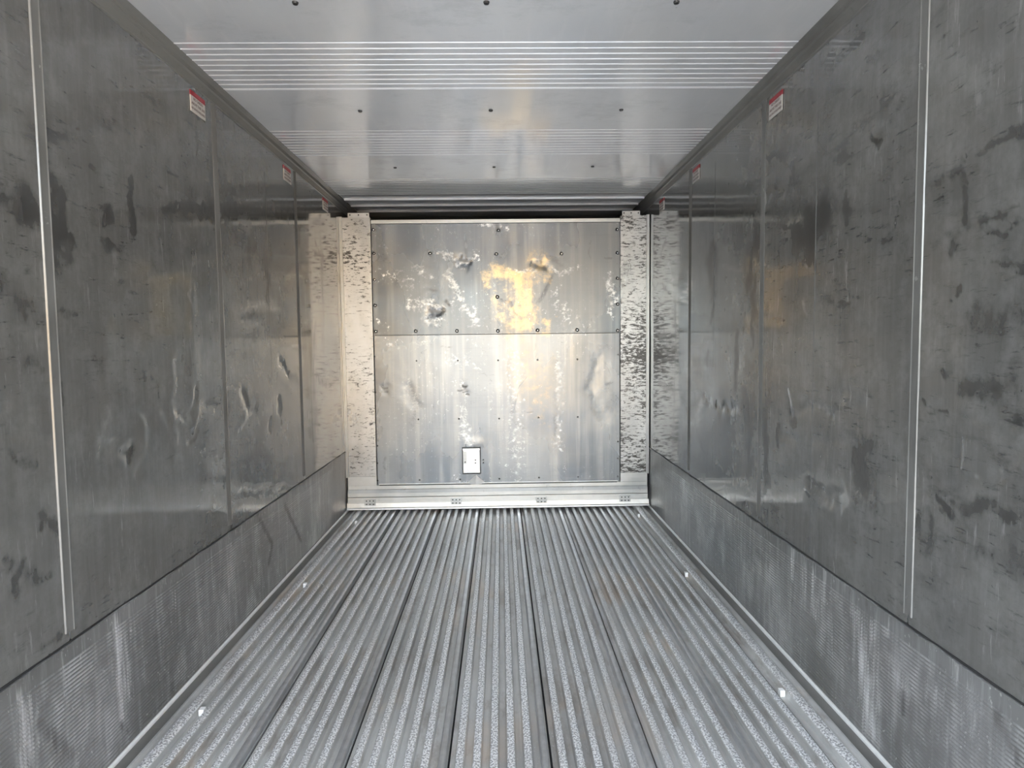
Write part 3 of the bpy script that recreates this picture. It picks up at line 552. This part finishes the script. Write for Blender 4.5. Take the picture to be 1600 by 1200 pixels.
for px, py in c1([(168, 780), (178, 1155), (605, 825), (1035, 822), (1455, 820)], 560, 440, 6.6667) + c1([(400, 815), (815, 810), (1240, 760)], 780, 440, 6.6667) + \
              c1([(478, 515), (478, 660), (480, 805), (820, 295), (1158, 290), (1493, 288), (830, 800), (1168, 795), (1495, 790)], 500, 600, 5.3333) + \
              c1([(328, 280), (655, 275), (332, 780), (658, 775), (990, 480), (988, 620), (988, 770)], 780, 600, 5.3333):
    x, z = zz(px, py); put('rivet', riv, (x, DB-.001, z), lo, rot)
# top rail, posts, lower side plates
box('top_rail', (-.995, DB-.006, 2.318), (1.005, DB+.05, 2.347), M['alu_x'], bh, .002)
tr = box('core_board', (-1.23, DB+.02, .12), (1.23, DB+.06, 2.33), M['dark'], bh)
for s in (-1, 1):
    xa, xb = (-1.222, -.998) if s < 0 else (1.006, 1.216)
    p = box('side_post', (xa, DB-.014, .277), (xb, DB+.03, 2.366), M['post'], bh, .0025)
    bp = box('post_foot', (xa-.012 if s < 0 else xa, DB-.010, .196), (xb if s < 0 else xb+.012, DB+.03, .2755), M['alu_x'], bh, .002)
    for q in (0, 1, 2):
        xo = (xa-.004-.0075*q) if s < 0 else (xb+.004+.0075*q)
        extrude('edge_bead', [(xo-.003, DB+.01), (xo-.003, DB-.014-.002*q), (xo-.0015, DB-.018-.002*q), (xo+.0015, DB-.018-.002*q), (xo+.003, DB-.014-.002*q), (xo+.003, DB+.01)], 2, .27, 2.372, M['bright'], p)
# bottom sill: ledge, board, bright angle, foot
sl = extrude('bottom_sill', [(DB+.03, .206), (DB-.004, .206), (DB-.012, .200), (DB-.013, .170), (DB-.017, .166), (DB-.030, .140), (DB-.031, .112), (DB-.024, .109), (DB-.033, .106), (DB-.035, .062), (DB+.03, .062)], 0, -1.232, 1.226, M['alu_x'], bh)
extrude('toe_angle', [(DB-.03, .064), (DB-.042, .062), (DB-.045, .026), (DB-.052, .020), (DB-.056, .011), (DB-.04, .006), (DB+.02, .006), (DB+.02, .064)], 0, -1.238, 1.234, M['bright'], bh)
hb = disc_mesh('hinge_rivet', .006, .004, M['dark'], 8)
for px, py in ((580, 784), (713.5, 782.5), (845.5, 779.5), (975, 776.5)):
    x, z = zz(px, py); z = .066
    h = box('hinge', (x-.045, DB-.0485, z-.022), (x+.045, DB-.034, z+.026), M['alu_x'], bh, .002)
    for dx in (-.028, 0, .028):
        for dz in (-.012, .016): put('rivet', hb, (x+dx, DB-.048, z+dz), h, rot)
# inspection hatch
hx0, hx1, hz0, hz1 = -.296, -.144, .284, .504
hf = box('access_hatch', (hx0+.008, DB-.006, hz0+.008), (hx1-.008, DB+.002, hz1-.008), M['alu'], bh, .0015)
for a, b in (((hx0, hz0), (hx1, hz0+.006)), ((hx0, hz1-.006), (hx1, hz1)), ((hx0, hz0), (hx0+.005, hz1)), ((hx1-.006, hz0), (hx1, hz1))):
    box('frame', (a[0], DB-.010, a[1]), (b[0], DB+.004, b[1]), M['dark'], hf)
box('top_lip', (hx0+.006, DB-.020, hz1-.022), (hx1-.006, DB-.006, hz1-.007), M['bright'], hf, .001)
lt_ = box('latch', (hx0+.012, DB-.012, hz0+.085), (hx0+.036, DB-.006, hz1-.035), M['alu_x'], hf, .001); put('latch_pin', hb, (hx0+.024, DB-.012, hz0+.10), hf, rot)
for dx in (.108, .172):
    for dz in (.09, .115): put('rivet', hb, (hx0+dx, DB-.006, hz0+dz), hf, rot)
# folded hood under the hatch
hxc, hz = -.187, .204
mesh_obj('drain_hood', [(-.262, DB-.001, hz), (-.187, DB-.034, hz-.002), (-.10, DB-.001, hz), (-.185, DB-.001, hz+.072)], [(0, 1, 3), (1, 2, 3), (0, 2, 1), (0, 3, 2)], M['zinc']); local(bpy.data.objects['drain_hood'], bh)
# brackets on top of the bulkhead
bolt = disc_mesh('bracket_bolt', .006, .006, M['dark'], 8)
for xa, xb, zt in ((-1.175, -1.005, 2.402), (1.02, 1.165, 2.402)):
    b = extrude('mounting_bracket', [(DB-.010, 2.366), (DB-.010, zt), (DB-.006, zt), (DB-.006, 2.370), (DB+.05, 2.370), (DB+.05, 2.366)], 0, xa, xb, M['alu_x'], bh)
    for f in (.1, .5, .9): put('bolt', bolt, (xa+(xb-xa)*f, DB-.010, 2.386), b, rot)

# ------------------------------------------------------------------ warning stickers
def text_mesh(body, size):
    cu = bpy.data.curves.new('t', 'FONT'); cu.body = body; cu.size = size; cu.align_x = 'CENTER'; cu.align_y = 'CENTER'; cu.resolution_u = 2; cu.offset = .0006
    o = bpy.data.objects.new('t', cu); COL.objects.link(o); dg = bpy.context.evaluated_depsgraph_get()
    me = bpy.data.meshes.new_from_object(o.evaluated_get(dg)); bpy.data.objects.remove(o); bpy.data.curves.remove(cu)
    return me
TX = []
for body, size, z, mt in (('WARNING', .016, .034, M['hdr']), ('NO CARGO', .0155, .012, M['ink']), ('ABOVE THIS LINE', .0148, -.008, M['ink']), ('AIR SPACE REQUIRED', .0125, -.028, M['ink'])):
    me = text_mesh(body, size); me.materials.clear(); me.materials.append(mt); TX.append((me, z))
SW, SH = .128, .086
for side, y, z, lab in ((-1, 2.738, 2.369, 'white warning sticker with red header high on the left wall, nearest the camera'),
                        (-1, 3.85, 2.377, 'white warning sticker with red header high on the left wall, middle of its three'),
                        (-1, 4.671, 2.378, 'small looking white and red warning sticker high on the left wall beside the bulkhead'),
                        (1, 2.764, 2.369, 'white warning sticker with red header high on the right wall, nearest the camera'),
                        (1, 3.873, 2.371, 'white warning sticker with red header high on the right wall, middle of its three'),
                        (1, 4.686, 2.362, 'small looking white and red warning sticker high on the right wall beside the bulkhead')):
    e = empty('warning_sticker', (side*(HW-.0045), y, z)); e.rotation_euler = (math.pi/2, 0, math.pi/2 if side < 0 else -math.pi/2)
    if side < 0: e.rotation_euler = (math.pi/2, 0, math.pi/2)
    tag(e, lab, 'sticker', 'warning stickers along the tops of the walls')
    def flat(nm, x0, x1, y0, y1, th, mt):
        vs = [(x0, y0, 0), (x1, y0, 0), (x1, y1, 0), (x0, y1, 0), (x0, y0, -.003), (x1, y0, -.003), (x1, y1, -.003), (x0, y1, -.003)]
        vs = [(a, b, c+th) for a, b, c in vs]
        return mesh_obj(nm, vs, [(0, 1, 2, 3), (7, 6, 5, 4), (0, 4, 5, 1), (1, 5, 6, 2), (2, 6, 7, 3), (3, 7, 4, 0)], mt, e)
    flat('white_field', -SW/2, SW/2, -SH/2, SH/2-.021, .0002, M['paper']); flat('red_header', -SW/2, SW/2, SH/2-.021, SH/2, .0002, M['red'])
    for me, dz in TX:
        o = bpy.data.objects.new('lettering', me); COL.objects.link(o); o.parent = e; o.location = (0, dz, .0006); o.data = me
for o in list(COL.objects):
    pass

# ------------------------------------------------------------------ small things on the floor
PL = ((-1.115, 4.742, 'left', 'farthest, by the bulkhead'), (-1.112, 3.49, 'left', 'middle of three'), (-1.103, 2.264, 'left', 'nearest the camera'),
      (1.108, 4.809, 'right', 'farthest, by the bulkhead'), (1.106, 3.551, 'right', 'middle of three'), (1.100, 2.309, 'right', 'nearest the camera'))
for x, y, s, w in PL:
    x = (-1 if x < 0 else 1)*1.099
    o = box('floor_plug', (x-.0095, y-.011, -.0245), (x+.0095, y+.011, .0005), M['white'], None, .002)
    tag(o, f'white plastic plug in the gutter along the {s} wall, {w}', 'plug', 'white plugs along the floor edges')
def chip(name, x, y, z, s, mat, lab, cat, grp=None, rz=0):
    bm = bmesh.new(); bmesh.ops.create_icosphere(bm, subdivisions=2, radius=1)
    for v in bm.verts: v.co = Vector((v.co.x*s[0], v.co.y*s[1], v.co.z*s[2]))*(1+random.uniform(-.15, .15))
    me = bpy.data.meshes.new(name); bm.to_mesh(me); bm.free(); me.materials.append(mat)
    o = bpy.data.objects.new(name, me); COL.objects.link(o); o.location = (x, y, z); o.rotation_euler = (0, 0, rz); tag(o, lab, cat, grp); return o
a = at(979.5, 913, 2, .0); chip('crumb', a[0], a[1], .0035, (.006, .007, .004), M['crumb'], 'larger pale crumb on the ribbed floor right of centre', 'crumb')
a = at(981.5, 917.5, 2, .0); chip('crumb', a[0], a[1], .003, (.004, .004, .003), M['crumb'], 'smaller pale crumb just in front of the larger one', 'crumb')
a = at(1418-100, 1161, 2, .003)
def tube(name, pts, r, mat, lab, cat):
    cu = bpy.data.curves.new(name, 'CURVE'); cu.dimensions = '3D'; cu.bevel_depth = r; cu.bevel_resolution = 1
    sp = cu.splines.new('POLY'); sp.points.add(len(pts)-1)
    for i, p in enumerate(pts): sp.points[i].co = (*p, 1)
    o = bpy.data.objects.new(name, cu); COL.objects.link(o); dg = bpy.context.evaluated_depsgraph_get()
    me = bpy.data.meshes.new_from_object(o.evaluated_get(dg)); bpy.data.objects.remove(o); me.materials.clear(); me.materials.append(mat)
    o = bpy.data.objects.new(name, me); COL.objects.link(o); tag(o, lab, cat); return o
for (ax, ay), (bx, by), lab in (((317, 1030), (318.5, 1043), 'longer dark twig lying on the floor edge by the left wall'), ((295, 1055), (295.5, 1064), 'shorter dark twig by the left wall, nearer the camera')):
    p = at(ax, ay, 2, -.006); q = at(bx, by, 2, -.006); tube('twig', [tuple(p), tuple((p+q)/2+np.array([0.003, 0, 0])), tuple(q)], .0016, M['twig'], lab, 'twig')
p = at(505, 913, 2, .003); q = at(507.5, 918, 2, .003); r = at(497, 911, 2, .003)
tube('splinter', [tuple(r), tuple(p), tuple(q)], .0014, M['crumb'], 'thin pale splinter on the ribs beside the middle left plug', 'splinter')
